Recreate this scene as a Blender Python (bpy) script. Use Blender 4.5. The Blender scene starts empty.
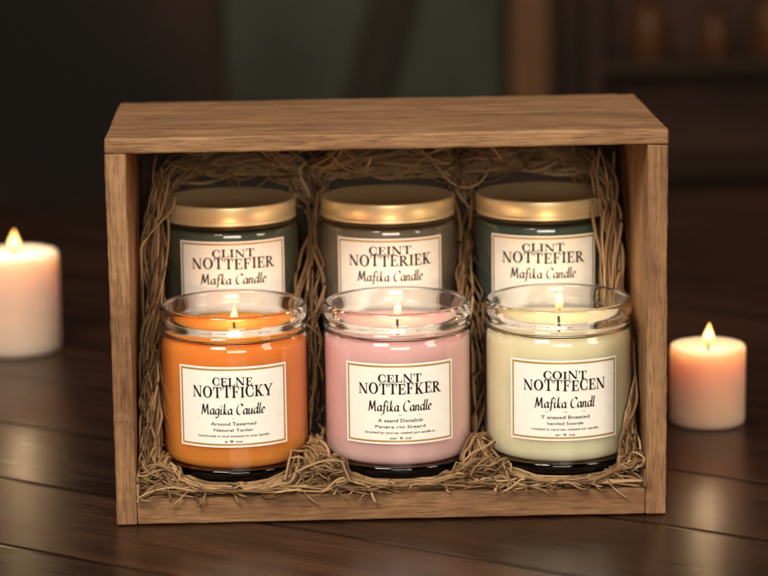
import bpy, bmesh, math, random
from mathutils import Vector, Matrix, noise
random.seed(11)
R = math.radians
scene = bpy.context.scene
C = scene.collection
scene.view_settings.view_transform = 'Standard'
scene.view_settings.look = 'None'
scene.view_settings.exposure = 0

YAW = R(1.5)
def W(x, y, z=0):
    return Vector((x*math.cos(YAW)-y*math.sin(YAW), x*math.sin(YAW)+y*math.cos(YAW), z))

# ------------------------------------------------------------------ materials
def new_mat(name):
    m = bpy.data.materials.new(name); m.use_nodes = True
    nt = m.node_tree; nt.nodes.clear()
    out = nt.nodes.new('ShaderNodeOutputMaterial')
    return m, nt, out
def N(nt, t, **kw):
    n = nt.nodes.new(t)
    for k, v in kw.items():
        if k in n.inputs: n.inputs[k].default_value = v
        else: setattr(n, k, v)
    return n
def L(nt, a, b): nt.links.new(a, b)
def ramp(nt, stops):
    r = nt.nodes.new('ShaderNodeValToRGB')
    e = r.color_ramp.elements
    while len(e) < len(stops): e.new(0.5)
    for i, (p, c) in enumerate(stops):
        e[i].position = p; e[i].color = (*c, 1)
    return r
def math_n(nt, op, a, b=None):
    n = nt.nodes.new('ShaderNodeMath'); n.operation = op
    for i, v in enumerate((a, b)):
        if v is None: continue
        if isinstance(v, (int, float)): n.inputs[i].default_value = v
        else: L(nt, v, n.inputs[i])
    return n.outputs[0]
def stretched(nt, tc, axis, across, along, loc=(0, 0, 0), **kw):
    mp = N(nt, 'ShaderNodeMapping'); s = [across]*3; s[axis] = along
    mp.inputs['Scale'].default_value = s; mp.inputs['Location'].default_value = loc
    L(nt, tc.outputs['Object'], mp.inputs['Vector'])
    n = N(nt, 'ShaderNodeTexNoise', Scale=1.0, **kw); L(nt, mp.outputs[0], n.inputs['Vector'])
    return n.outputs[0]

def wood(name, axis, dark, mid, light, rough=.6, seed=0.0):
    m, nt, out = new_mat(name)
    tc = N(nt, 'ShaderNodeTexCoord')
    n1 = stretched(nt, tc, axis, 75, 6, (seed, seed*1.7, seed*.6), Detail=8.0, Roughness=.66, Distortion=1.6)
    n2 = stretched(nt, tc, axis, 700, 34, (seed*3, 0, seed), Detail=4.0, Roughness=.65, Distortion=.4)
    n4 = stretched(nt, tc, axis, 1700, 60, (seed, seed*5, 2), Detail=2.0, Roughness=.5)
    n3 = stretched(nt, tc, axis, 34, 15, (seed, 3, seed*2), Detail=7.0, Roughness=.7, Distortion=.6)
    f = math_n(nt, 'ADD', math_n(nt, 'MULTIPLY', n1, .42), math_n(nt, 'MULTIPLY', n2, .28))
    f = math_n(nt, 'ADD', f, math_n(nt, 'MULTIPLY', n3, .42))
    rp = ramp(nt, [(.40, dark), (.56, mid), (.74, light)])
    L(nt, f, rp.inputs[0])
    pr = N(nt, 'ShaderNodeMapRange'); pr.inputs['From Min'].default_value = .34; pr.inputs['From Max'].default_value = .47
    pr.inputs['To Min'].default_value = .56; pr.inputs['To Max'].default_value = 1.0
    L(nt, n4, pr.inputs['Value'])
    mx = N(nt, 'ShaderNodeMix', data_type='RGBA', blend_type='MULTIPLY'); mx.inputs[0].default_value = 1
    cb = N(nt, 'ShaderNodeCombineXYZ')
    for i in range(3): L(nt, pr.outputs[0], cb.inputs[i])
    L(nt, rp.outputs[0], mx.inputs[6]); L(nt, cb.outputs[0], mx.inputs[7])
    p = N(nt, 'ShaderNodeBsdfPrincipled', Roughness=rough)
    p.inputs['Specular IOR Level'].default_value = .35
    L(nt, mx.outputs[2], p.inputs['Base Color'])
    h = math_n(nt, 'ADD', f, math_n(nt, 'MULTIPLY', pr.outputs[0], .35))
    bp = N(nt, 'ShaderNodeBump', Strength=.6, Distance=.0008)
    L(nt, h, bp.inputs['Height']); L(nt, bp.outputs[0], p.inputs['Normal'])
    L(nt, p.outputs[0], out.inputs[0])
    return m

def plain(name, col, rough=.5, metal=0, spec=.5, coat=0, sss=0, sssr=(.01,.005,.003), var=.08, vscale=60, bump=0):
    m, nt, out = new_mat(name)
    p = N(nt, 'ShaderNodeBsdfPrincipled', Roughness=rough, Metallic=metal)
    p.inputs['Specular IOR Level'].default_value = spec
    p.inputs['Coat Weight'].default_value = coat
    p.inputs['Coat Roughness'].default_value = .06
    tc = N(nt, 'ShaderNodeTexCoord')
    nz = N(nt, 'ShaderNodeTexNoise', Scale=float(vscale), Detail=4.0)
    L(nt, tc.outputs['Object'], nz.inputs['Vector'])
    rp = ramp(nt, [(.3, tuple(c*(1-var) for c in col)), (.7, tuple(min(1, c*(1+var)) for c in col))])
    L(nt, nz.outputs[0], rp.inputs[0]); L(nt, rp.outputs[0], p.inputs['Base Color'])
    if sss:
        p.inputs['Subsurface Weight'].default_value = sss
        p.inputs['Subsurface Radius'].default_value = sssr
        p.inputs['Subsurface Scale'].default_value = 1.0
    if bump:
        bp = N(nt, 'ShaderNodeBump', Strength=.3, Distance=bump)
        L(nt, nz.outputs[0], bp.inputs['Height']); L(nt, bp.outputs[0], p.inputs['Normal'])
    L(nt, p.outputs[0], out.inputs[0])
    return m

def brushed(name, col, rough, metal):
    m, nt, out = new_mat(name)
    tc = N(nt, 'ShaderNodeTexCoord'); sp = N(nt, 'ShaderNodeSeparateXYZ'); L(nt, tc.outputs['Object'], sp.inputs[0])
    r = math_n(nt, 'SQRT', math_n(nt, 'ADD', math_n(nt, 'MULTIPLY', sp.outputs[0], sp.outputs[0]), math_n(nt, 'MULTIPLY', sp.outputs[1], sp.outputs[1])))
    cb = N(nt, 'ShaderNodeCombineXYZ')
    L(nt, math_n(nt, 'MULTIPLY', r, 1600.0), cb.inputs[0]); L(nt, math_n(nt, 'MULTIPLY', sp.outputs[2], 1600.0), cb.inputs[1])
    nz = N(nt, 'ShaderNodeTexNoise', Scale=1.0, Detail=3.0); L(nt, cb.outputs[0], nz.inputs['Vector'])
    p = N(nt, 'ShaderNodeBsdfPrincipled', Metallic=metal)
    rp = ramp(nt, [(.3, tuple(c*.85 for c in col)), (.7, col)]); L(nt, nz.outputs[0], rp.inputs[0]); L(nt, rp.outputs[0], p.inputs['Base Color'])
    mr = N(nt, 'ShaderNodeMapRange'); mr.inputs['To Min'].default_value = rough-.08; mr.inputs['To Max'].default_value = rough+.08
    L(nt, nz.outputs[0], mr.inputs['Value']); L(nt, mr.outputs[0], p.inputs['Roughness'])
    L(nt, p.outputs[0], out.inputs[0])
    return m

def thin_glass(name, tint, refl=.75, base=.05):
    m, nt, out = new_mat(name)
    t = N(nt, 'ShaderNodeBsdfTransparent'); t.inputs[0].default_value = (*tint, 1)
    g = N(nt, 'ShaderNodeBsdfGlossy', Roughness=.06); g.inputs[0].default_value = (1, 1, 1, 1)
    lw = N(nt, 'ShaderNodeLayerWeight', Blend=.5)
    nz = N(nt, 'ShaderNodeTexNoise', Scale=40.0, Detail=1.0)
    tc = N(nt, 'ShaderNodeTexCoord'); L(nt, tc.outputs['Object'], nz.inputs['Vector'])
    bp = N(nt, 'ShaderNodeBump', Strength=.08, Distance=.001)
    L(nt, nz.outputs[0], bp.inputs['Height']); L(nt, bp.outputs[0], g.inputs['Normal'])
    f = math_n(nt, 'POWER', lw.outputs['Facing'], 3.0)
    f = math_n(nt, 'ADD', math_n(nt, 'MULTIPLY', f, refl), base)
    mx = N(nt, 'ShaderNodeMixShader'); L(nt, f, mx.inputs[0])
    L(nt, t.outputs[0], mx.inputs[1]); L(nt, g.outputs[0], mx.inputs[2])
    L(nt, mx.outputs[0], out.inputs[0])
    return m

def solid_glass(name, col=(1, 1, 1), rough=.04):
    m, nt, out = new_mat(name)
    p = N(nt, 'ShaderNodeBsdfPrincipled', Roughness=rough, IOR=1.46)
    p.inputs['Base Color'].default_value = (*col, 1)
    p.inputs['Transmission Weight'].default_value = 1
    tc = N(nt, 'ShaderNodeTexCoord')
    nz = N(nt, 'ShaderNodeTexNoise', Scale=70.0, Detail=1.0)
    L(nt, tc.outputs['Object'], nz.inputs['Vector'])
    bp = N(nt, 'ShaderNodeBump', Strength=.05, Distance=.001)
    L(nt, nz.outputs[0], bp.inputs['Height']); L(nt, bp.outputs[0], p.inputs['Normal'])
    L(nt, p.outputs[0], out.inputs[0])
    return m

def flame_mat(name, gain=1.0):
    m, nt, out = new_mat(name)
    tc = N(nt, 'ShaderNodeTexCoord'); sp = N(nt, 'ShaderNodeSeparateXYZ')
    L(nt, tc.outputs['Generated'], sp.inputs[0])
    rp = ramp(nt, [(0, (1, .28, .04)), (.22, (1, .50, .12)), (.5, (1, .62, .22)), (1, (1, .42, .08))])
    L(nt, sp.outputs[2], rp.inputs[0])
    lw = N(nt, 'ShaderNodeLayerWeight', Blend=.5)
    core = math_n(nt, 'SUBTRACT', 1.0, lw.outputs['Facing'])
    s1 = ramp(nt, [(0, (.15,)*3), (.25, (.6,)*3), (.5, (1,)*3), (1, (.75,)*3)])
    L(nt, sp.outputs[2], s1.inputs[0])
    st = math_n(nt, 'MULTIPLY', math_n(nt, 'ADD', math_n(nt, 'MULTIPLY', core, 2.3*gain), .55), s1.outputs[0])
    e = N(nt, 'ShaderNodeEmission'); L(nt, rp.outputs[0], e.inputs[0]); L(nt, st, e.inputs[1])
    t = N(nt, 'ShaderNodeBsdfTransparent'); t.inputs[0].default_value = (.75, .7, .6, 1)
    ad = N(nt, 'ShaderNodeAddShader'); L(nt, e.outputs[0], ad.inputs[0]); L(nt, t.outputs[0], ad.inputs[1])
    L(nt, ad.outputs[0], out.inputs[0])
    return m

OAK = ((.095, .040, .016), (.230, .118, .052), (.40, .238, .116))
M_oak_x = wood('oak_along', 0, *OAK, seed=1.3)
M_oak_z = wood('oak_upright', 2, *OAK, seed=4.1)
M_oak_shaded = wood('oak_shaded', 0, (.024, .011, .006), (.048, .024, .012), (.078, .04, .02), seed=7.7)  # same oak, with the shade of the box interior put into its colour
M_glass = thin_glass('clear_glass', (.97, .97, .96), 1.0)
M_rim = solid_glass('thick_glass')
M_gold = brushed('brushed_brass', (.97, .79, .46), .37, .55)
M_border = plain('gold_foil', (.52, .33, .10), rough=.35, metal=.35)
M_paper = plain('label_paper', (.89, .87, .82), rough=.7, spec=.2, var=.03, vscale=300)
M_ink = plain('black_ink', (.012, .010, .009), rough=.7, spec=.1)
M_wick = plain('burnt_wick', (.02, .013, .01), rough=.9)
M_flame = flame_mat('flame', 1.0)
M_flame2 = flame_mat('flame_blurred', 1.5)

def raffia_mat():
    m, nt, out = new_mat('raffia')
    at = N(nt, 'ShaderNodeAttribute', attribute_name='tint')
    rp = ramp(nt, [(0, (.085, .044, .019)), (.5, (.235, .138, .065)), (1, (.46, .31, .165))])
    L(nt, at.outputs['Fac'], rp.inputs[0])
    p = N(nt, 'ShaderNodeBsdfPrincipled', Roughness=.6)
    p.inputs['Specular IOR Level'].default_value = .3
    L(nt, rp.outputs[0], p.inputs['Base Color']); L(nt, p.outputs[0], out.inputs[0])
    return m
M_raffia = raffia_mat()

def table_mat():
    m, nt, out = new_mat('dark_plank_wood')
    tc = N(nt, 'ShaderNodeTexCoord'); mp = N(nt, 'ShaderNodeMapping')
    mp.inputs['Rotation'].default_value = (0, 0, R(33))
    L(nt, tc.outputs['Object'], mp.inputs['Vector'])
    sp = N(nt, 'ShaderNodeSeparateXYZ'); L(nt, mp.outputs[0], sp.inputs[0])
    v = math_n(nt, 'ADD', math_n(nt, 'DIVIDE', sp.outputs[1], .105), 20.37)
    idn = math_n(nt, 'FLOOR', v); fr = math_n(nt, 'FRACT', v)
    edge = math_n(nt, 'MINIMUM', fr, math_n(nt, 'SUBTRACT', 1.0, fr))
    gro = N(nt, 'ShaderNodeMapRange'); gro.inputs['From Min'].default_value = .0; gro.inputs['From Max'].default_value = .03
    L(nt, edge, gro.inputs['Value'])
    wn = N(nt, 'ShaderNodeTexWhiteNoise', noise_dimensions='1D'); L(nt, idn, wn.inputs['W'])
    def grain(al, ac, **kw):
        cb = N(nt, 'ShaderNodeCombineXYZ')
        L(nt, math_n(nt, 'ADD', math_n(nt, 'MULTIPLY', sp.outputs[0], al), math_n(nt, 'MULTIPLY', wn.outputs[0], 37.0)), cb.inputs[0])
        L(nt, math_n(nt, 'MULTIPLY', sp.outputs[1], ac), cb.inputs[1]); L(nt, wn.outputs[0], cb.inputs[2])
        n = N(nt, 'ShaderNodeTexNoise', Scale=1.0, **kw); L(nt, cb.outputs[0], n.inputs['Vector']); return n.outputs[0]
    n1 = grain(4.5, 70.0, Detail=8.0, Roughness=.68, Distortion=1.2)
    n5 = grain(22.0, 520.0, Detail=4.0, Roughness=.6)
    n2 = N(nt, 'ShaderNodeTexNoise', Scale=7.0, Detail=4.0, Roughness=.6); L(nt, tc.outputs['Object'], n2.inputs['Vector'])
    f = math_n(nt, 'ADD', math_n(nt, 'MULTIPLY', n1, .55), math_n(nt, 'MULTIPLY', n2.outputs[0], .22))
    f = math_n(nt, 'ADD', f, math_n(nt, 'MULTIPLY', n5, .26))
    f = math_n(nt, 'ADD', f, math_n(nt, 'MULTIPLY', math_n(nt, 'SUBTRACT', wn.outputs[0], .5), .10))
    rp = ramp(nt, [(.38, (.007, .0034, .0024)), (.54, (.034, .0138, .0080)), (.72, (.095, .040, .021))])
    L(nt, f, rp.inputs[0])
    mx = N(nt, 'ShaderNodeMix', data_type='RGBA', blend_type='MIX')
    L(nt, gro.outputs[0], mx.inputs[0]); mx.inputs[6].default_value = (.002, .0013, .001, 1); L(nt, rp.outputs[0], mx.inputs[7])
    p = N(nt, 'ShaderNodeBsdfPrincipled')
    p.inputs['Specular IOR Level'].default_value = .36
    p.inputs['Specular Tint'].default_value = (1, .86, .74, 1)
    L(nt, mx.outputs[2], p.inputs['Base Color'])
    rr = N(nt, 'ShaderNodeMapRange'); rr.inputs['From Min'].default_value = .3; rr.inputs['From Max'].default_value = .7
    rr.inputs['To Min'].default_value = .24; rr.inputs['To Max'].default_value = .40
    L(nt, f, rr.inputs['Value']); L(nt, rr.outputs[0], p.inputs['Roughness'])
    h = math_n(nt, 'ADD', math_n(nt, 'MULTIPLY', gro.outputs[0], 1.0), math_n(nt, 'MULTIPLY', f, .40))
    bp = N(nt, 'ShaderNodeBump', Strength=.5, Distance=.0013)
    L(nt, h, bp.inputs['Height']); L(nt, bp.outputs[0], p.inputs['Normal'])
    L(nt, p.outputs[0], out.inputs[0])
    return m
M_table = table_mat()

# ------------------------------------------------------------------ mesh helpers
def link(name, me, mat, parent=None):
    o = bpy.data.objects.new(name, me); C.objects.link(o)
    if mat: me.materials.append(mat)
    if parent: o.parent = parent
    return o
def bm_obj(name, bm, mat, parent=None, smooth=False):
    bmesh.ops.recalc_face_normals(bm, faces=bm.faces)
    me = bpy.data.meshes.new(name); bm.to_mesh(me); bm.free()
    if smooth:
        for p in me.polygons: p.use_smooth = True
    return link(name, me, mat, parent)
def raw_obj(name, vs, fs, mat, parent=None, smooth=False):
    me = bpy.data.meshes.new(name); me.from_pydata(vs, [], fs); me.update()
    if smooth:
        for p in me.polygons: p.use_smooth = True
    return link(name, me, mat, parent)
def tag(o, label=None, cat=None, group=None, kind=None):
    if label: o['label'] = label
    if cat: o['category'] = cat
    if group: o['group'] = group
    if kind: o['kind'] = kind
def empty(name, loc, rz=0):
    o = bpy.data.objects.new(name, None); C.objects.link(o)
    o.location = loc; o.rotation_euler = (0, 0, rz); o.empty_display_size = .02
    return o
def box_bm(x0, x1, y0, y1, z0, z1, bev=.0015, seg=3):
    bm = bmesh.new(); bmesh.ops.create_cube(bm, size=1)
    for v in bm.verts:
        v.co = Vector(((x0+x1)/2+v.co.x*(x1-x0), (y0+y1)/2+v.co.y*(y1-y0), (z0+z1)/2+v.co.z*(z1-z0)))
    if bev: bmesh.ops.bevel(bm, geom=bm.edges[:], offset=bev, segments=seg, affect='EDGES', profile=.5)
    return bm
def lathe_bm(prof, n=96, closed=False):
    bm = bmesh.new(); rings = []
    for r, z in prof:
        if r < 1e-7: rings.append([bm.verts.new((0, 0, z))])
        else: rings.append([bm.verts.new((r*math.cos(2*math.pi*i/n), r*math.sin(2*math.pi*i/n), z)) for i in range(n)])
    pairs = list(zip(rings, rings[1:]))
    if closed: pairs.append((rings[-1], rings[0]))
    for a, b in pairs:
        for i in range(n):
            j = (i+1) % n
            if len(a) == 1 and len(b) == 1: continue
            if len(a) == 1: bm.faces.new((a[0], b[i], b[j]))
            elif len(b) == 1: bm.faces.new((a[i], a[j], b[0]))
            else: bm.faces.new((a[i], a[j], b[j], b[i]))
    return bm
def smooth_pts(pts, sub=8):
    P = [Vector(p) for p in pts]
    if len(P) < 3:
        return [P[0].lerp(P[-1], i/sub) for i in range(sub+1)]
    Q = [P[0]*2-P[1]] + P + [P[-1]*2-P[-2]]
    out = []
    for i in range(1, len(Q)-2):
        a, b, c, d = Q[i-1:i+3]
        for k in range(sub):
            t = k/sub
            out.append(.5*((2*b)+(c-a)*t+(2*a-5*b+4*c-d)*t*t+(3*b-a-3*c+d)*t**3))
    out.append(P[-1]); return out
def tube(pts, rad, n=6, flat=1.0, cap=True):
    vs, fs = [], []
    m = len(pts)
    for i, p in enumerate(pts):
        t = (pts[min(i+1, m-1)]-pts[max(i-1, 0)])
        if t.length < 1e-9: t = Vector((0, 0, 1))
        t.normalize()
        up = Vector((.31, .87, .38)) if abs(t.z) > .8 else Vector((0, 0, 1))
        a = t.cross(up).normalized(); b = t.cross(a).normalized()
        r = rad[i] if isinstance(rad, list) else rad
        for k in range(n):
            an = 2*math.pi*k/n
            vs.append(p+a*math.cos(an)*r+b*math.sin(an)*r*flat)
    for i in range(m-1):
        for k in range(n):
            k2 = (k+1) % n
            fs.append((i*n+k, i*n+k2, (i+1)*n+k2, (i+1)*n+k))
    if cap:
        fs.append(tuple(range(n-1, -1, -1))); fs.append(tuple((m-1)*n+k for k in range(n)))
    return vs, fs

# ------------------------------------------------------------------ setting
t = bm_obj('table', box_bm(-1.3, 1.3, -.9, 1.12, -.045, 0, .004), M_table)
tag(t, 'dark brown plank tabletop under the wooden candle box', 'table', kind='structure')

def dim_wall():
    m, nt, out = new_mat('dim_plaster')
    tc = N(nt, 'ShaderNodeTexCoord')
    n1 = N(nt, 'ShaderNodeTexNoise', Scale=2.6, Detail=3.0); L(nt, tc.outputs['Object'], n1.inputs['Vector'])
    sp = N(nt, 'ShaderNodeSeparateXYZ'); L(nt, tc.outputs['Object'], sp.inputs[0])
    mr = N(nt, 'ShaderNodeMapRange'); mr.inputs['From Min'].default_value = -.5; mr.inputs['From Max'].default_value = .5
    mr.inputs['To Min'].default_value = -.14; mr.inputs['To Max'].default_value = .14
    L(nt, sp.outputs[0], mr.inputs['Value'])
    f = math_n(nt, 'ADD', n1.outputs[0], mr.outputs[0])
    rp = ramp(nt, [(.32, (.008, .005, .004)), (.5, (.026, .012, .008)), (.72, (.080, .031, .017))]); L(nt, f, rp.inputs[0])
    p = N(nt, 'ShaderNodeBsdfPrincipled', Roughness=.8); L(nt, rp.outputs[0], p.inputs['Base Color'])
    L(nt, p.outputs[0], out.inputs[0]); return m
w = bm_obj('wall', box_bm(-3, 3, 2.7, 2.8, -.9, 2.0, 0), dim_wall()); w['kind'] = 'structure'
gp = bm_obj('wall_panel', box_bm(-.24, .185, 2.665, 2.699, -.9, 1.4, .006), plain('green_paint', (.042, .045, .029), rough=.7, var=.45, vscale=4))
tag(gp, 'blurred dull green panel on the back wall left of the post', 'panel')
po = bm_obj('wooden_post', box_bm(.19, .25, 2.58, 2.66, -.9, 1.4, .006), wood('post_wood', 2, (.09, .036, .016), (.17, .072, .03), (.25, .11, .048)))
tag(po, 'blurred upright brown wooden post behind the box', 'post')
bm = box_bm(-.03, .03, 2.61, 2.65, -.5, .8, .005)
bmesh.ops.rotate(bm, verts=bm.verts, cent=(0, 2.63, 0), matrix=Matrix.Rotation(R(16), 3, 'Y'))
br = bm_obj('wooden_brace', bm, plain('dark_wood', (.022, .016, .010), rough=.8, var=.3))
tag(br, 'blurred dark slanting brace in front of the green panel', 'brace')
sh = empty('wall_shelf', (0, 0, 0)); tag(sh, 'blurred brown wall shelf at the right behind the box', 'shelf')
M_shelf = wood('shelf_wood', 0, (.024, .010, .006), (.042, .018, .010), (.062, .026, .014))
for z in (-.035, -.19):
    bm_obj('shelf_board', box_bm(.33, 1.0, 2.59, 2.699, z-.018, z, .002), M_shelf, sh)
bm_obj('upright', box_bm(.305, .328, 2.59, 2.699, -.9, 1.2, .002), M_shelf, sh)
M_amber = plain('amber_glass', (.13, .050, .018), rough=.35, spec=.35, var=.2, vscale=8)
for x, s, lb in ((.40, 1.0, 'left one of the three blurred amber bottles on the back shelf'), (.50, .8, 'middle one of the three blurred amber bottles on the back shelf'), (.585, 1.1, 'right one of the three blurred amber bottles on the back shelf')):
    b = empty('bottle', (x, 2.63, -.035)); tag(b, lb, 'bottle', 'amber bottles on the back shelf')
    bm_obj('bottle_body', lathe_bm([(0, 0), (.022*s, 0), (.025*s, .003), (.025*s, .055*s), (.022*s, .065*s), (.011*s, .074*s), (.010*s, .088*s), (0, .088*s)], 32), M_amber, b, True)
    bm_obj('stopper', lathe_bm([(0, .089*s), (.012*s, .089*s), (.012*s, .104*s), (0, .104*s)], 24), M_shelf, b)

# ------------------------------------------------------------------ box
BW, BH, BD, TS = .15, .213, .1825, .0112
UZ = .2046
LZ = .0182          # top of the floor liner
box = empty('wooden_box', W(0, 0), YAW)
tag(box, 'open fronted oak box holding six jar candles bedded in raffia', 'box')
def flare(bm):
    for v in bm.verts: v.co.x *= 1+(.004/.15)*(v.co.y/BD)
    return bm
def wobble(bm, amp=.00045):
    bmesh.ops.subdivide_edges(bm, edges=[e for e in bm.edges if e.calc_length() > .05], cuts=48, use_grid_fill=True)
    for v in bm.verts:
        v.co += noise.noise_vector(v.co*28)*amp*.7 + noise.noise_vector(v.co*190)*amp*.8
    return bm
def bpart(name, bm, mat): return bm_obj(name, flare(bm), mat, box)
lid = wobble(box_bm(-BW, BW, -.0003, BD+.001, UZ, BH, .0013, 3))
for v in lid.verts:
    if v.co.z > (UZ+BH)/2: v.co.z -= .0036*max(0, v.co.y)/BD
bpart('top_board', lid, M_oak_x)
IN = BW-TS-.0003
bpart('bottom_board', wobble(box_bm(-IN, IN, .0003, BD-.0006, .0008, .0155, .0008), .0003), M_oak_x)
for s in (-1, 1):
    x0, x1 = sorted((s*BW, s*(BW-TS)))
    bpart('side_board', wobble(box_bm(x0, x1, 0, BD, .0006, UZ-.0002, .0009)), M_oak_z)
bpart('back_board', box_bm(-IN, IN, BD-.006, BD-.0006, .0158, UZ-.0006, .0004, 1), M_oak_shaded)
bpart('floor_liner', box_bm(-IN, IN, .005, .0905, .0158, LZ, .0008, 1), M_oak_x)
bpart('riser', box_bm(-IN, IN, .0915, BD-.0065, .0158, .0735, .001, 1), M_oak_shaded)

# ------------------------------------------------------------------ lettering
TK, TN = .20, .075
class Ink:
    def __init__(s): s.v, s.f = [], []
    def poly(s, pts):
        b = len(s.v); s.v += [Vector((p[0], p[1])) for p in pts]; s.f.append(tuple(range(b, b+len(pts))))
    def rect(s, x0, x1, y0, y1):
        s.poly([(x0, y0), (x1, y0), (x1, y1), (x0, y1)])
    def ring(s, cx, cy, rx, ry, tx, ty, a0, a1, n=28):
        for i in range(n):
            a = R(a0+(a1-a0)*i/n); b = R(a0+(a1-a0)*(i+1)/n)
            s.poly([(cx+rx*math.cos(a), cy+ry*math.sin(a)), (cx+rx*math.cos(b), cy+ry*math.sin(b)),
                    (cx+(rx-tx)*math.cos(b), cy+(ry-ty)*math.sin(b)), (cx+(rx-tx)*math.cos(a), cy+(ry-ty)*math.sin(a))])
    def stem(s, x, w=TK, y0=0, y1=1, sl=.09, top=True, bot=True):
        # flared stem: narrower at mid height
        ym = (y0+y1)/2; n = w*.42
        s.poly([(x-w/2, y0), (x+w/2, y0), (x+n, ym), (x-n, ym)])
        s.poly([(x-n, ym), (x+n, ym), (x+w/2, y1), (x-w/2, y1)])
        if bot: s.poly([(x-w/2-sl, y0), (x+w/2+sl, y0), (x+w/2+sl*.6, y0+.06), (x+w/2, y0+.10), (x-w/2, y0+.10), (x-w/2-sl*.6, y0+.06)])
        if top: s.poly([(x-w/2-sl*.6, y1-.06), (x-w/2, y1-.10), (x+w/2, y1-.10), (x+w/2+sl*.6, y1-.06), (x+w/2+sl, y1), (x-w/2-sl, y1)])
    def diag(s, x0, y0, x1, y1, w):
        s.poly([(x0-w/2, y0), (x0+w/2, y0), (x1+w/2, y1), (x1-w/2, y1)])
def cap(k, ch):
    if ch == 'C':
        k.ring(.44, .5, .42, .52, TK, TN, 48, 312); k.poly([(.68, .60), (.74, .58), (.76, .95), (.66, .84)]); k.poly([(.66, .16), (.76, .05), (.74, .40), (.69, .36)]); return .82
    if ch == 'O': k.ring(.46, .5, .44, .52, TK, TN, 0, 360, 40); return .95
    if ch == 'I': k.stem(.2); return .42
    if ch == 'L': k.stem(.2); k.rect(.2, .66, 0, TN); k.poly([(.56, 0), (.68, 0), (.69, .32), (.64, .30)]); return .72
    if ch == 'N':
        k.stem(.16, TN, sl=.1); k.stem(.80, TN, sl=.1, bot=False); k.diag(.14, 1, .77, 0, .22); return .98
    if ch == 'T':
        k.stem(.4, top=False); k.rect(.04, .76, .925, 1); k.poly([(.03, .66), (.08, .68), (.14, .96), (.03, 1)]); k.poly([(.77, .66), (.72, .68), (.66, .96), (.77, 1)]); return .82
    if ch in 'EF':
        k.stem(.2); k.rect(.2, .64, .925, 1); k.poly([(.55, .96), (.66, 1), (.67, .69), (.62, .71)]); k.rect(.2, .5, .48, .55); k.rect(.46, .52, .36, .67)
        if ch == 'E': k.rect(.2, .66, 0, TN); k.poly([(.56, 0), (.68, 0), (.70, .32), (.65, .30)])
        return .74
    if ch == 'K':
        k.stem(.2); k.diag(.26, .40, .64, .97, .085); k.diag(.64, .03, .34, .55, .21); k.rect(.5, .8, .93, 1); k.rect(.5, .88, 0, .07); return .88
    if ch in 'RP':
        k.stem(.2); k.ring(.34, .745, .33, .255, .18, .07, -90, 90); k.rect(.2, .36, .93, 1); k.rect(.2, .36, .49, .56)
        if ch == 'R': k.diag(.74, .0, .38, .5, .21); k.rect(.64, .92, 0, .07); return .88
        return .75
    if ch == 'Y':
        k.stem(.42, y1=.48, top=False); k.diag(.40, .42, .1, 1, .2); k.diag(.44, .42, .74, 1, .085); k.rect(-.02, .26, .93, 1); k.rect(.6, .86, .93, 1); return .88
    return .4
SCR = {
 'M': (.88, [[(0, .03), (.08, .06), (.22, .95)], [(.22, .95), (.37, .12)], [(.37, .12), (.66, .97)], [(.66, .97), (.68, .1), (.76, 0), (.86, .1)]]),
 'a': (.48, [[(.36, .46), (.2, .54), (.04, .32), (.08, .05), (.22, .03), (.34, .28), (.38, .52), (.35, .12), (.41, 0), (.49, .09)]]),
 'f': (.36, [[(.42, .86), (.34, .99), (.22, .84), (.14, .2), (.08, -.24), (-.04, -.26)], [(.02, .48), (.36, .52)]]),
 'g': (.48, [[(.36, .46), (.2, .54), (.04, .32), (.08, .05), (.22, .03), (.34, .28), (.38, .52), (.33, -.1), (.2, -.3), (.04, -.22)]]),
 'i': (.25, [[(.1, .54), (.06, .12), (.13, 0), (.25, .1)], [(.13, .72), (.14, .82)]]),
 'k': (.42, [[(.18, 1.0), (.05, 0)], [(.34, .54), (.11, .24)], [(.11, .26), (.28, .02), (.42, .08)]]),
 'C': (.62, [[(.62, .78), (.46, .98), (.2, .82), (.05, .45), (.12, .08), (.35, 0), (.6, .18)]]),
 'n': (.45, [[(.06, .54), (.03, 0)], [(.04, .30), (.18, .53), (.3, .45), (.27, .1), (.34, 0), (.45, .1)]]),
 'd': (.5, [[(.36, .46), (.2, .54), (.04, .32), (.08, .05), (.22, .03), (.36, .32)], [(.48, 1.0), (.37, .12), (.42, 0), (.51, .09)]]),
 'l': (.23, [[(.18, 1.0), (.06, .14), (.12, 0), (.23, .1)]]),
 'e': (.38, [[(.05, .26), (.29, .35), (.27, .52), (.15, .54), (.04, .30), (.08, .04), (.2, 0), (.38, .12)]]),
 'u': (.48, [[(.06, .54), (.04, .12), (.14, 0), (.28, .18), (.34, .54), (.32, .12), (.38, 0), (.48, .1)]]),
 ' ': (.30, []),
}
def script_glyph(k, ch, nib=(.13, .08)):
    w, strokes = SCR[ch]; nx, ny = nib[0]/2, nib[1]/2
    for st in strokes:
        pts = smooth_pts([(p[0], p[1], 0) for p in st], 6)
        for a, b in zip(pts, pts[1:]):
            k.poly([(a.x-nx, a.y-ny), (a.x+nx, a.y+ny), (b.x+nx, b.y+ny), (b.x-nx, b.y-ny)])
    return w
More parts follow.
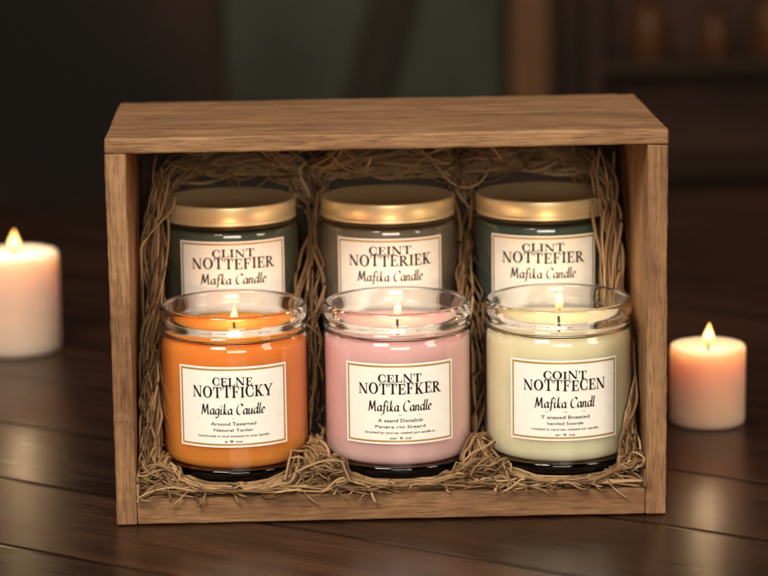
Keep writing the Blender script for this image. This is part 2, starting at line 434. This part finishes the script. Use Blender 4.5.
def line(ink, text, width, height, v, kind):
    rnd = random.Random(text+str(width))
    k = Ink(); x = 0
    for ch in text:
        g = Ink()
        wd = cap(g, ch) if kind == 'cap' else script_glyph(g, ch)
        sy = rnd.uniform(.96, 1.07) if kind == 'cap' else 1; dy = rnd.uniform(-.04, .02) if kind == 'cap' else 0
        b = len(k.v); k.v += [Vector((p.x+x, p.y*sy+dy)) for p in g.v]; k.f += [tuple(i+b for i in f) for f in g.f]
        x += wd+(.02 if kind == 'cap' else .02)
    sx = width/x; b = len(ink.v)
    ink.v += [Vector((p.x*sx-width/2, p.y*height+v-height/2)) for p in k.v]
    ink.f += [tuple(i+b for i in f) for f in k.f]
def small(ink, text, width, height, v):
    cu = bpy.data.curves.new('tmp', 'FONT'); cu.body = text; cu.resolution_u = 2
    cu.offset = .012
    o = bpy.data.objects.new('tmp', cu); C.objects.link(o)
    dg = bpy.context.evaluated_depsgraph_get(); dg.update()
    me = bpy.data.meshes.new_from_object(o.evaluated_get(dg))
    xs = [p.co.x for p in me.vertices]; x0, x1 = min(xs), max(xs)
    b = len(ink.v)
    ink.v += [Vector(((p.co.x-x0)/(x1-x0)*width-width/2, p.co.y*height/.7+v-height/2)) for p in me.vertices]
    ink.f += [tuple(i+b for i in p.vertices) for p in me.polygons]
    bpy.data.objects.remove(o); bpy.data.curves.remove(cu); bpy.data.meshes.remove(me)

def wrap(u, v, rad, z0):
    a = u/rad
    return (rad*math.sin(a), -rad*math.cos(a), z0+v)
def patch(u0, u1, v0, v1, rad, z0, n=40):
    vs, fs = [], []
    for i in range(n+1):
        u = u0+(u1-u0)*i/n
        vs += [wrap(u, v0, rad, z0), wrap(u, v1, rad, z0)]
    for i in range(n): fs.append((2*i, 2*i+2, 2*i+3, 2*i+1))
    return vs, fs
def make_label(parent, rad, zc, w, h, lines, rot=0):
    ro = rad+.00025
    vs, fs = patch(-w/2, w/2, -h/2, h/2, ro, zc)
    lb = raw_obj('label', vs, fs, M_paper, parent, True)
    lb.rotation_euler = (0, 0, rot)
    V, F = [], []
    def add(*a, n=40):
        v2, f2 = patch(*a, n=n); b = len(V); V.extend(v2); F.extend(tuple(i+b for i in f) for f in f2)
    i, tk = .0011, .0010
    U, Hh = w/2-i, h/2-i
    add(-U, U, Hh-tk, Hh, ro+.00012, zc); add(-U, U, -Hh, -Hh+tk, ro+.00012, zc)
    add(-U, -U+tk, -Hh+tk, Hh-tk, ro+.00012, zc, n=1); add(U-tk, U, -Hh+tk, Hh-tk, ro+.00012, zc, n=1)
    raw_obj('gold_border', V, F, M_border, lb)
    ink = Ink()
    for kind, text, wd, ht, v in lines:
        if kind == 'small': small(ink, text, wd, ht, v)
        elif kind == 'rule': ink.rect(-wd/2, 0, v-ht/2, v+ht/2); ink.rect(0, wd/2, v-ht/2, v+ht/2)
        else: line(ink, text, wd, ht, v, kind)
    raw_obj('lettering', [wrap(p.x, p.y, ro+.00013, zc) for p in ink.v], ink.f, M_ink, lb)
    return lb

# ------------------------------------------------------------------ flames
def make_flame(parent, z, h, r, mat, power, wick_z, x=0, col=(1, .64, .34)):
    vs, fs = tube(smooth_pts([(x, 0, wick_z), (x+.0002, 0, (wick_z+z)/2), (x+.0007, 0, z+.0030)], 5), .0008, 7)
    raw_obj('wick', vs, fs, M_wick, parent, True)
    prof = [(0, 0), (.45, .05), (.82, .16), (1, .30), (.93, .44), (.70, .60), (.42, .76), (.18, .90), (0, 1)]
    sp = smooth_pts([(a, b, 0) for a, b in prof], 4)
    bm = lathe_bm([(max(0, p.x)*r if 0 < i < len(sp)-1 else 0, p.y*h) for i, p in enumerate(sp)], 24)
    for v in bm.verts:
        k = v.co.z/h
        v.co.x += x+.0006*k*k+.0004; v.co.z += z
    bm_obj('flame', bm, mat, parent, True)
    ld = bpy.data.lights.new('flame_light', 'POINT'); ld.energy = power; ld.color = col; ld.shadow_soft_size = .004
    lo = bpy.data.objects.new('flame_light', ld); C.objects.link(lo); lo.parent = parent
    lo.location = (x+.0005, 0, z+h*.55)

# ------------------------------------------------------------------ jars
FR, KB = .0415, 1.05
BR = .0395*KB
FZ, BZ = .0183, .0736
EXT = .0262-FZ
def ext(prof): return [(r, z+(EXT if z > .02 else 0)) for r, z in prof]
def wax_mat(name, col, r): return plain(name, col, rough=.62, spec=.12, sss=1.0, sssr=r, var=.07, vscale=28)
front = [
 ('orange', (-.0855, .0505), (.80, .245, .045), (.030, .013, .004), 'front jar candle of bright orange wax, lit, at the left of the box', .0120, .0740,
   [('cap', 'CELNE', .0225, .0044, .0143), ('cap', 'NOTTFICKY', .0460, .0062, .0086), ('script', 'Magika Caudle', .036, .0060, -.0010),
    ('rule', '', .040, .00022, -.0062), ('small', 'Aroond Texarned', .025, .0019, -.0092), ('small', 'Natural Tanler', .022, .0016, -.0127),
    ('small', 'handonade is rand soanted to orar aandle', .040, .0013, -.0160), ('small', 'a 8 oz', .010, .0013, -.0190)]),
 ('pink', (.0055, .0505), (.75, .45, .455), (.022, .014, .012), 'front jar candle of pale pink wax, lit, in the middle of the box', .0140, .0752,
   [('cap', 'CELNT', .0245, .0044, .0143), ('cap', 'NOTTEFKER', .0475, .0062, .0086), ('script', 'Mafika Candle', .036, .0060, -.0010),
    ('rule', '', .022, .00022, -.0062), ('small', 'A saand Denalinb', .025, .0019, -.0092), ('small', 'Panara rio Sraard', .028, .0016, -.0127),
    ('small', 'lenanted ba rand aar onated aon eandle ar', .040, .0013, -.0160), ('small', 'sar 8 oz', .012, .0013, -.0190)]),
 ('ivory', (.0957, .0505), (.77, .71, .48), (.022, .017, .011), 'front jar candle of ivory cream wax, lit, at the right of the box', .0155, .0778,
   [('cap', 'COINT', .0245, .0044, .0143), ('cap', 'NOTTFECEN', .0475, .0062, .0086), ('script', 'Mafika Candl', .034, .0060, -.0010),
    ('rule', '', .022, .00022, -.0062), ('small', 'T anased Boaated', .027, .0019, -.0092), ('small', 'handed Soande', .020, .0016, -.0127),
    ('small', 'ronated in rand san onated sor aandle', .038, .0013, -.0160), ('small', 'ar 8 oz', .011, .0013, -.0190)]),
]
for nm, (x, y), col, sr, lab, fh, fz, lines in front:
    j = empty('jar_candle', W(x, y, FZ), YAW)
    tag(j, lab, 'candle')
    bm_obj('glass_base', lathe_bm([(0, .0016), (.031, .0014), (.0346, .0002), (.0372, 0), (.0394, .0008), (.0407, .0024), (.0413, .0046), (.0415, .0070), (.0415, .0086), (.0404, .0092), (.036, .0082), (.030, .0072), (0, .0070)]), M_rim, j, True)
    bm_obj('glass_body', lathe_bm(ext([(.0415, .0088), (.0415, .0199), (.0415, .0300), (.0415, .0640), (.0414, .0662), (.0411, .0680), (.0406, .0693), (.0401, .0702), (.0399, .0709)])), M_glass, j, True)
    # straight clear neck with two crisp thread ridges below a rounded lip
    bm_obj('rim', lathe_bm(ext([(.0399, .0711), (.0399, .0720), (.0402, .0726), (.0407, .0731), (.0407, .0738), (.0402, .0744), (.0399, .0750), (.0399, .0764), (.0402, .0770), (.0406, .0776), (.0409, .0786), (.0410, .0800), (.0410, .0838), (.0409, .0850), (.0405, .0860), (.0399, .0866), (.0392, .0867), (.0386, .0863), (.0381, .0855), (.0378, .0842), (.0377, .0820), (.0377, .0711)]), closed=True), M_rim, j, True)
    bm_obj('wax', lathe_bm(ext([(0, .0084), (.030, .0086), (.0358, .0094), (.0385, .0104), (.0398, .0120), (.0403, .0148), (.0403, .0300), (.0403, .0630), (.0401, .0655), (.0396, .0674), (.0389, .0690), (.0382, .0702), (.0375, .0712), (.0374, .0736), (.0369, .0740), (.0352, .0735), (.02, .0728), (.006, .0722), (0, .0722)])),
           wax_mat(nm+'_wax', col, sr), j, True)
    make_label(j, FR, .0370+EXT, .0640, .0450, lines)
    make_flame(j, fz+EXT, fh, .0023, M_flame, .040, .0700+EXT)

back = [
 ('green', (-.0890, .1340), (.118, .130, .102), 'back jar in dark green glass with brass lid, behind the orange candle', 'CLINT', 'NOTTEFIER', 'Mafka Candle', (.82, .86, .79), 4.5),
 ('taupe', (.0036, .1340), (.235, .212, .175), 'back jar in smoky taupe glass with brass lid, behind the pink candle', 'CEINT', 'NOTTERIEK', 'Mafika Candle', (.89, .87, .83), 0),
 ('teal', (.0943, .1340), (.110, .136, .120), 'back jar in dark teal glass with brass lid, behind the ivory candle', 'CLINT', 'NOTTEFIER', 'Mafika Candle', (.82, .87, .84), -4.5),
]
def kb(prof): return [(r*KB, z) for r, z in prof]
for nm, (x, y), col, lab, a, b, c, tint, rot in back:
    j = empty('lidded_jar', W(x, y, BZ), YAW)
    tag(j, lab, 'jar')
    gl = thin_glass(nm+'_glass', tint, 1.0, .07)
    bm_obj('glass_body', lathe_bm(kb([(0, 0), (.032, 0), (.036, .001), (.0385, .004), (.0395, .008), (.0395, .0670), (.0393, .0692), (.0388, .0709), (.0379, .0722), (.0368, .0731), (.0358, .0738), (.0354, .0745), (.0352, .0760)])), gl, j, True)
    bm_obj('wax', lathe_bm(kb([(0, .003), (.034, .003), (.0370, .006), (.0380, .010), (.0380, .0655), (.0376, .0685), (.0366, .0700), (.035, .0704), (.033, .0700), (0, .0696)])),
           plain(nm+'_wax', col, rough=.4, spec=.3, var=.25, vscale=30), j, True)
    bm_obj('lid', lathe_bm(kb([(0, .0742), (.0362, .0742), (.0370, .0744), (.0373, .0750), (.0373, .0760), (.0369, .0765), (.0368, .0769), (.0371, .0773), (.0372, .0846), (.0371, .0851), (.0367, .0854), (.0354, .0855), (.0348, .0853), (.0342, .0849), (0, .0849)])), M_gold, j, True)
    make_label(j, BR, .0420, .0660, .0488,
        [('cap', a, .0250, .0046, .0176), ('cap', b, .050, .0064, .0117), ('script', c, .039, .0062, .0028), ('rule', '', .03, .00022, -.0040)], R(rot))

# ------------------------------------------------------------------ raffia
jars_xy = [(f[1][0], f[1][1], FR+.0012, FZ-.0005, .1135) for f in front] + [(b[1][0], b[1][1], BR+.0012, BZ-.0005, BZ+.0862) for b in back]
SV, SF, ST = [], [], []
XW = BW-TS-.001
def fix(p, fr=-.005):
    p = p.copy()
    for _ in range(2):
        for jx, jy, jr, z0, z1 in jars_xy:
            if z0-.001 < p.z < z1:
                d = Vector((p.x-jx, p.y-jy)); l = d.length
                rr = jr-.002 if (jy < .1 and p.z < z0+.003) else jr
                if l < rr:
                    if l < 1e-5: d = Vector((0, -1)); l = 1
                    d = d/l*rr; p.x = jx+d.x; p.y = jy+d.y
        p.x = max(-XW, min(XW, p.x)); p.y = max(fr, min(BD-.0072, p.y))
    fl = LZ+.0006 if p.y > .0045 else .0161
    if p.y > .0905: fl = .0742
    if p.y > -.0008 or p.z > .0155: p.z = max(fl, p.z)
    if p.y < .03:
        g = min(abs(p.x-f[1][0]) for f in front)
        if g < .030: p.z = min(p.z, LZ+.0026+max(0, (g-.016))*.28)
    p.z = min(UZ-.001, p.z)
    return p
def strand(pts, w, tint, fr=-.005):
    pts = [fix(p, fr) for p in pts]
    n = len(pts)
    rad = [w*(.55 if i in (0, n-1) else 1) for i in range(n)]
    vs, fs = tube(pts, rad, 5, random.uniform(.35, .8))
    b = len(SV); SV.extend(vs); SF.extend(tuple(i+b for i in f) for f in fs); ST.extend([tint]*len(vs))
def bundle(path, n, spread, turns=1.0, w=(.0005, .0010), wild=.0025, lens=(.45, .92), kink=.0014, tone=.48):
    base = smooth_pts(path, 18); m = len(base)
    sgn = random.choice((-1, 1))
    for _ in range(n):
        ph = random.uniform(0, 6.28); rr = spread*random.random()**.6; tn = sgn*turns*random.uniform(.3, 1.5)
        ln = int((m-1)*random.uniform(*lens)); i0 = random.randint(0, m-1-ln); i1 = i0+ln
        q = [random.uniform(-1, 1) for _ in range(12)]; pts = []
        for i in range(i0, i1+1):
            t = i/m; tan = (base[min(i+1, m-1)]-base[max(i-1, 0)]).normalized()
            a = tan.cross(Vector((.2, 1, .15))).normalized(); b = tan.cross(a)
            an = ph+tn*6.28*t; r2 = rr*(1+.5*math.sin(7*t+q[4]*3))
            p = base[i]+a*math.cos(an)*r2+b*math.sin(an)*r2
            p += Vector((math.sin(9*t+q[0]*6)*q[1], math.sin(8*t+q[2]*6)*q[3], math.sin(10*t+q[5]*6)*q[6]))*wild
            p += a*math.sin(24*t+q[7]*6)*q[8]*kink + b*math.sin(20*t+q[9]*6)*q[10]*kink
            pts.append(p)
        strand(pts, random.uniform(*w), min(1, max(0, random.gauss(tone, .25))))
def curl(c, length, yaw, w, zamp=.004, bend=1.0, fr=-.005):
    p = Vector(c); d = yaw; n = 18; pts = []; k = random.uniform(-1, 1)*bend; zs = random.uniform(0, 6)
    z0 = c[2]
    for i in range(n):
        pts.append(p.copy()); st = length/n
        d += k*(.16+.12*math.sin(i*.7+zs))
        p = p+Vector((math.cos(d)*st, math.sin(d)*st*.55, 0)); p.z = z0+zamp*math.sin(i*.4+zs)*(.3+i/n)
    strand(pts, w, min(1, max(0, random.gauss(.52, .27))), fr)

# loose strands lying low in front of the front jars
for _ in range(46):
    x = random.uniform(-.134, .11); y = random.uniform(.000, .009)
    curl((x, y, .0188+random.random()*.0014), random.uniform(.05, .11), random.gauss(0, .25), random.uniform(.0006, .0011), .0010, .7)
# twisted hanks tucked in the gaps, curling out between the jars towards the front
for gx, n, dirs in ((-.0405, 24, (-1, 1)), (.0505, 18, (-1, 1)), (-.130, 30, (1,)), (.133, 24, (-1,))):
    for dr in dirs:
        bundle([(gx-dr*.004, .060, .034), (gx, .034, .033), (gx+dr*.006, .014, .028), (gx+dr*.022, .004, .0225), (gx+dr*.046, .001, .0195)], n, .0045, 1.6, w=(.0007, .0012), tone=.52, lens=(.6, .98))
    bundle([(gx-.016, .018, .023), (gx-.005, .006, .027), (gx+.006, .007, .029), (gx+.016, .018, .024)], 12, .0042, 1.4, w=(.0007, .0012), tone=.52)
for gx, hh, cnt, sp in ((-.131, .018, 20, .008), (-.0405, .019, 30, .011), (.0505, .015, 22, .010), (.134, .014, 18, .006)):
    for _ in range(cnt):
        k = random.random()
        dx = random.gauss(0, sp); fall = math.exp(-(dx/sp)**2*.6)
        curl((gx+dx, random.uniform(.000, .030), .0195+hh*k*k*fall), random.uniform(.035, .085), random.uniform(0, 6.28), random.uniform(.0006, .0011), .0050, 1.7)
# bundles spilling over the front lip at left and right, and a few in the gaps
for _ in range(60):
    x = random.choice((-.130, -.122, -.112, -.104, -.058, -.045, -.035, -.022, .040, .052, .066, .110, .120, .128))+random.gauss(0, .006)
    n = 18; d = random.uniform(-1.1, 1.1); pts = []; p = Vector((x, .011, .0230)); k = random.uniform(-.16, .16)
    drop = random.random() < .40
    for i in range(n):
        pts.append(p.copy()); d += k
        p = p+Vector((math.sin(d)*.0025, -math.cos(d)*.0011, -.0004))
        if drop and p.y < -.0022: p.z -= .0011; p.y = max(p.y, -.0035)
    strand(pts, random.uniform(.0005, .0010), min(1, max(0, random.gauss(.55, .25))), -.004)
# hanks hanging down the two side walls
for s in (-1, 1):
    bundle([(s*.130, .014, .024), (s*.131, .040, .055), (s*.131, .075, .10), (s*.130, .095, .145), (s*.125, .125, .185)], 34, .0055, 1.6, wild=.004, w=(.0005, .0011))
    bundle([(s*.132, .060, .045), (s*.131, .092, .10), (s*.131, .14, .155), (s*.108, .166, .182)], 26, .0055, 1.5, wild=.004, w=(.0005, .0011))
    bundle([(s*.134, .008, .024), (s*.134, .030, .05), (s*.134, .06, .095)], 14, .004, 1)
# a few loose strands wandering up between the jars, dark gaps left behind them
for gx in (-.0425, .0485):
    bundle([(gx-.004, .050, .030), (gx+.003, .085, .07), (gx-.003, .110, .11), (gx+.004, .150, .150), (gx-.002, .166, .185)], 15, .0048, 1.2, wild=.007, kink=.003, lens=(.3, .75), tone=.42, w=(.0005, .0011))
    bundle([(gx+.003, .070, .03), (gx, .096, .07), (gx, .098, .11)], 6, .006, 1, wild=.005, tone=.42)
# full hanks arching over behind the brass lids, paler to brighten the lids' reflections
for x0, x1 in ((-.130, -.044), (-.046, .050), (.046, .130)):
    xm = (x0+x1)/2
    bundle([(x0, .164, .156), (x0*.8+xm*.2, .160, .173), (xm, .152, .180), (x1*.8+xm*.2, .160, .174), (x1, .164, .156)], 40, .0052, 2.0, w=(.0007, .0013), tone=.60, lens=(.6, .98))
    bundle([(x0, .168, .150), (x0*.78+xm*.22, .168, .166), (xm, .170, .171), (x1*.78+xm*.22, .168, .166), (x1, .168, .150)], 34, .0054, 1.8, w=(.0007, .0013), tone=.60, lens=(.6, .98))
    bundle([(x0, .150, .180), (xm, .138, .193), (x1, .150, .180)], 16, .006, 1.4, wild=.005, tone=.5)
for _ in range(26):
    curl((random.uniform(-.125, .10), random.uniform(.13, .165), random.uniform(.168, .190)), random.uniform(.05, .09), random.gauss(0, .5), random.uniform(.0006, .0010), .010, 1.5)
me = bpy.data.meshes.new('raffia_packing'); me.from_pydata(SV, [], SF); me.update()
at = me.attributes.new('tint', 'FLOAT', 'POINT'); at.data.foreach_set('value', ST)
for p in me.polygons: p.use_smooth = True
rf = link('raffia_packing', me, M_raffia); rf.rotation_euler = (0, 0, YAW)
tag(rf, 'tangled straw coloured raffia packed around the jars inside the box', 'raffia', kind='stuff')

# ------------------------------------------------------------------ pillar candles
def pillar(x, y, r, h, col, sr, lab, power, fh, fr_):
    c = empty('pillar_candle', (x, y, 0)); tag(c, lab, 'candle')
    prof = [(0, .0003), (r*.9, .0003), (r*.985, .0012), (r, .004), (r, h*.5), (r, h-.004), (r*.985, h-.0012), (r*.94, h), (r*.88, h-.0008), (r*.80, h-.003), (r*.55, h-.0045), (r*.2, h-.005), (0, h-.005)]
    bm = lathe_bm(prof, 72)
    for v in bm.verts:      # hand-poured candles: slightly uneven sides and lip
        k = noise.noise(Vector((v.co.x*40, v.co.y*40, v.co.z*25+x*9)))
        s = 1+.010*k
        v.co.x *= s; v.co.y *= s
        if v.co.z > h*.6: v.co.z += .0006*k
    bm_obj('wax', bm, plain('pillar_wax', col, rough=.5, spec=.25, sss=1.0, sssr=sr, var=.05, vscale=30), c, True)
    make_flame(c, h-.001, fh, fr_, M_flame2, power, h-.007, col=(1, .74, .46))
pillar(-.264, .455, .0315, .071, (.86, .635, .50), (.028, .024, .020), 'larger pale pillar candle burning on the table left of the box', .13, .0170, .0046)
pillar(.1975, .213, .0234, .050, (.82, .50, .345), (.028, .024, .020), 'smaller peach pillar candle burning on the table right of the box', .070, .0145, .0036)

# ------------------------------------------------------------------ lights
def area(name, loc, target, size, power, col, sy=None):
    ld = bpy.data.lights.new(name, 'AREA'); ld.energy = power; ld.color = col
    ld.shape = 'RECTANGLE'; ld.size = size; ld.size_y = sy or size
    o = bpy.data.objects.new(name, ld); C.objects.link(o); o.location = loc
    o.rotation_euler = (Vector(target)-Vector(loc)).to_track_quat('-Z', 'Y').to_euler()
area('key_light', (-.55, -1.0, 1.05), (0, .05, .08), .55, 22, (1, .88, .72), .45)
area('front_light', (.15, -1.7, .58), (0, .1, .12), .9, 16, (1, .88, .73), .45)
area('side_light', (1.1, -.7, .65), (0, .05, .08), .35, 6.0, (1, .84, .66), .6)
area('top_light', (.1, .35, 1.3), (0, .1, .1), .7, 6.5, (1, .85, .68), .5)
area('room_light', (.1, 1.6, .9), (.0, 2.7, -.1), .8, 4.2, (1, .86, .68), .5)
wd = bpy.data.worlds.new('World'); scene.world = wd; wd.use_nodes = True
wd.node_tree.nodes['Background'].inputs[0].default_value = (.9, .6, .42, 1)
wd.node_tree.nodes['Background'].inputs[1].default_value = .018

# ------------------------------------------------------------------ camera
cd = bpy.data.cameras.new('camera'); cam = bpy.data.objects.new('camera', cd); C.objects.link(cam)
PITCH, D = R(11), 1.45
aim = Vector((-.0027, 0, .1295))
cam.matrix_world = Matrix.Translation(aim+Vector((0, -D*math.cos(PITCH), D*math.sin(PITCH)))) @ Matrix.Rotation(math.pi/2-PITCH, 4, 'X') @ Matrix.Rotation(R(-.8), 4, 'Z')
cd.lens = 126.6; cd.sensor_width = 36; cd.clip_start = .05; cd.clip_end = 60
cd.dof.use_dof = True; cd.dof.focus_distance = D+.012; cd.dof.aperture_fstop = 6.5
scene.camera = cam
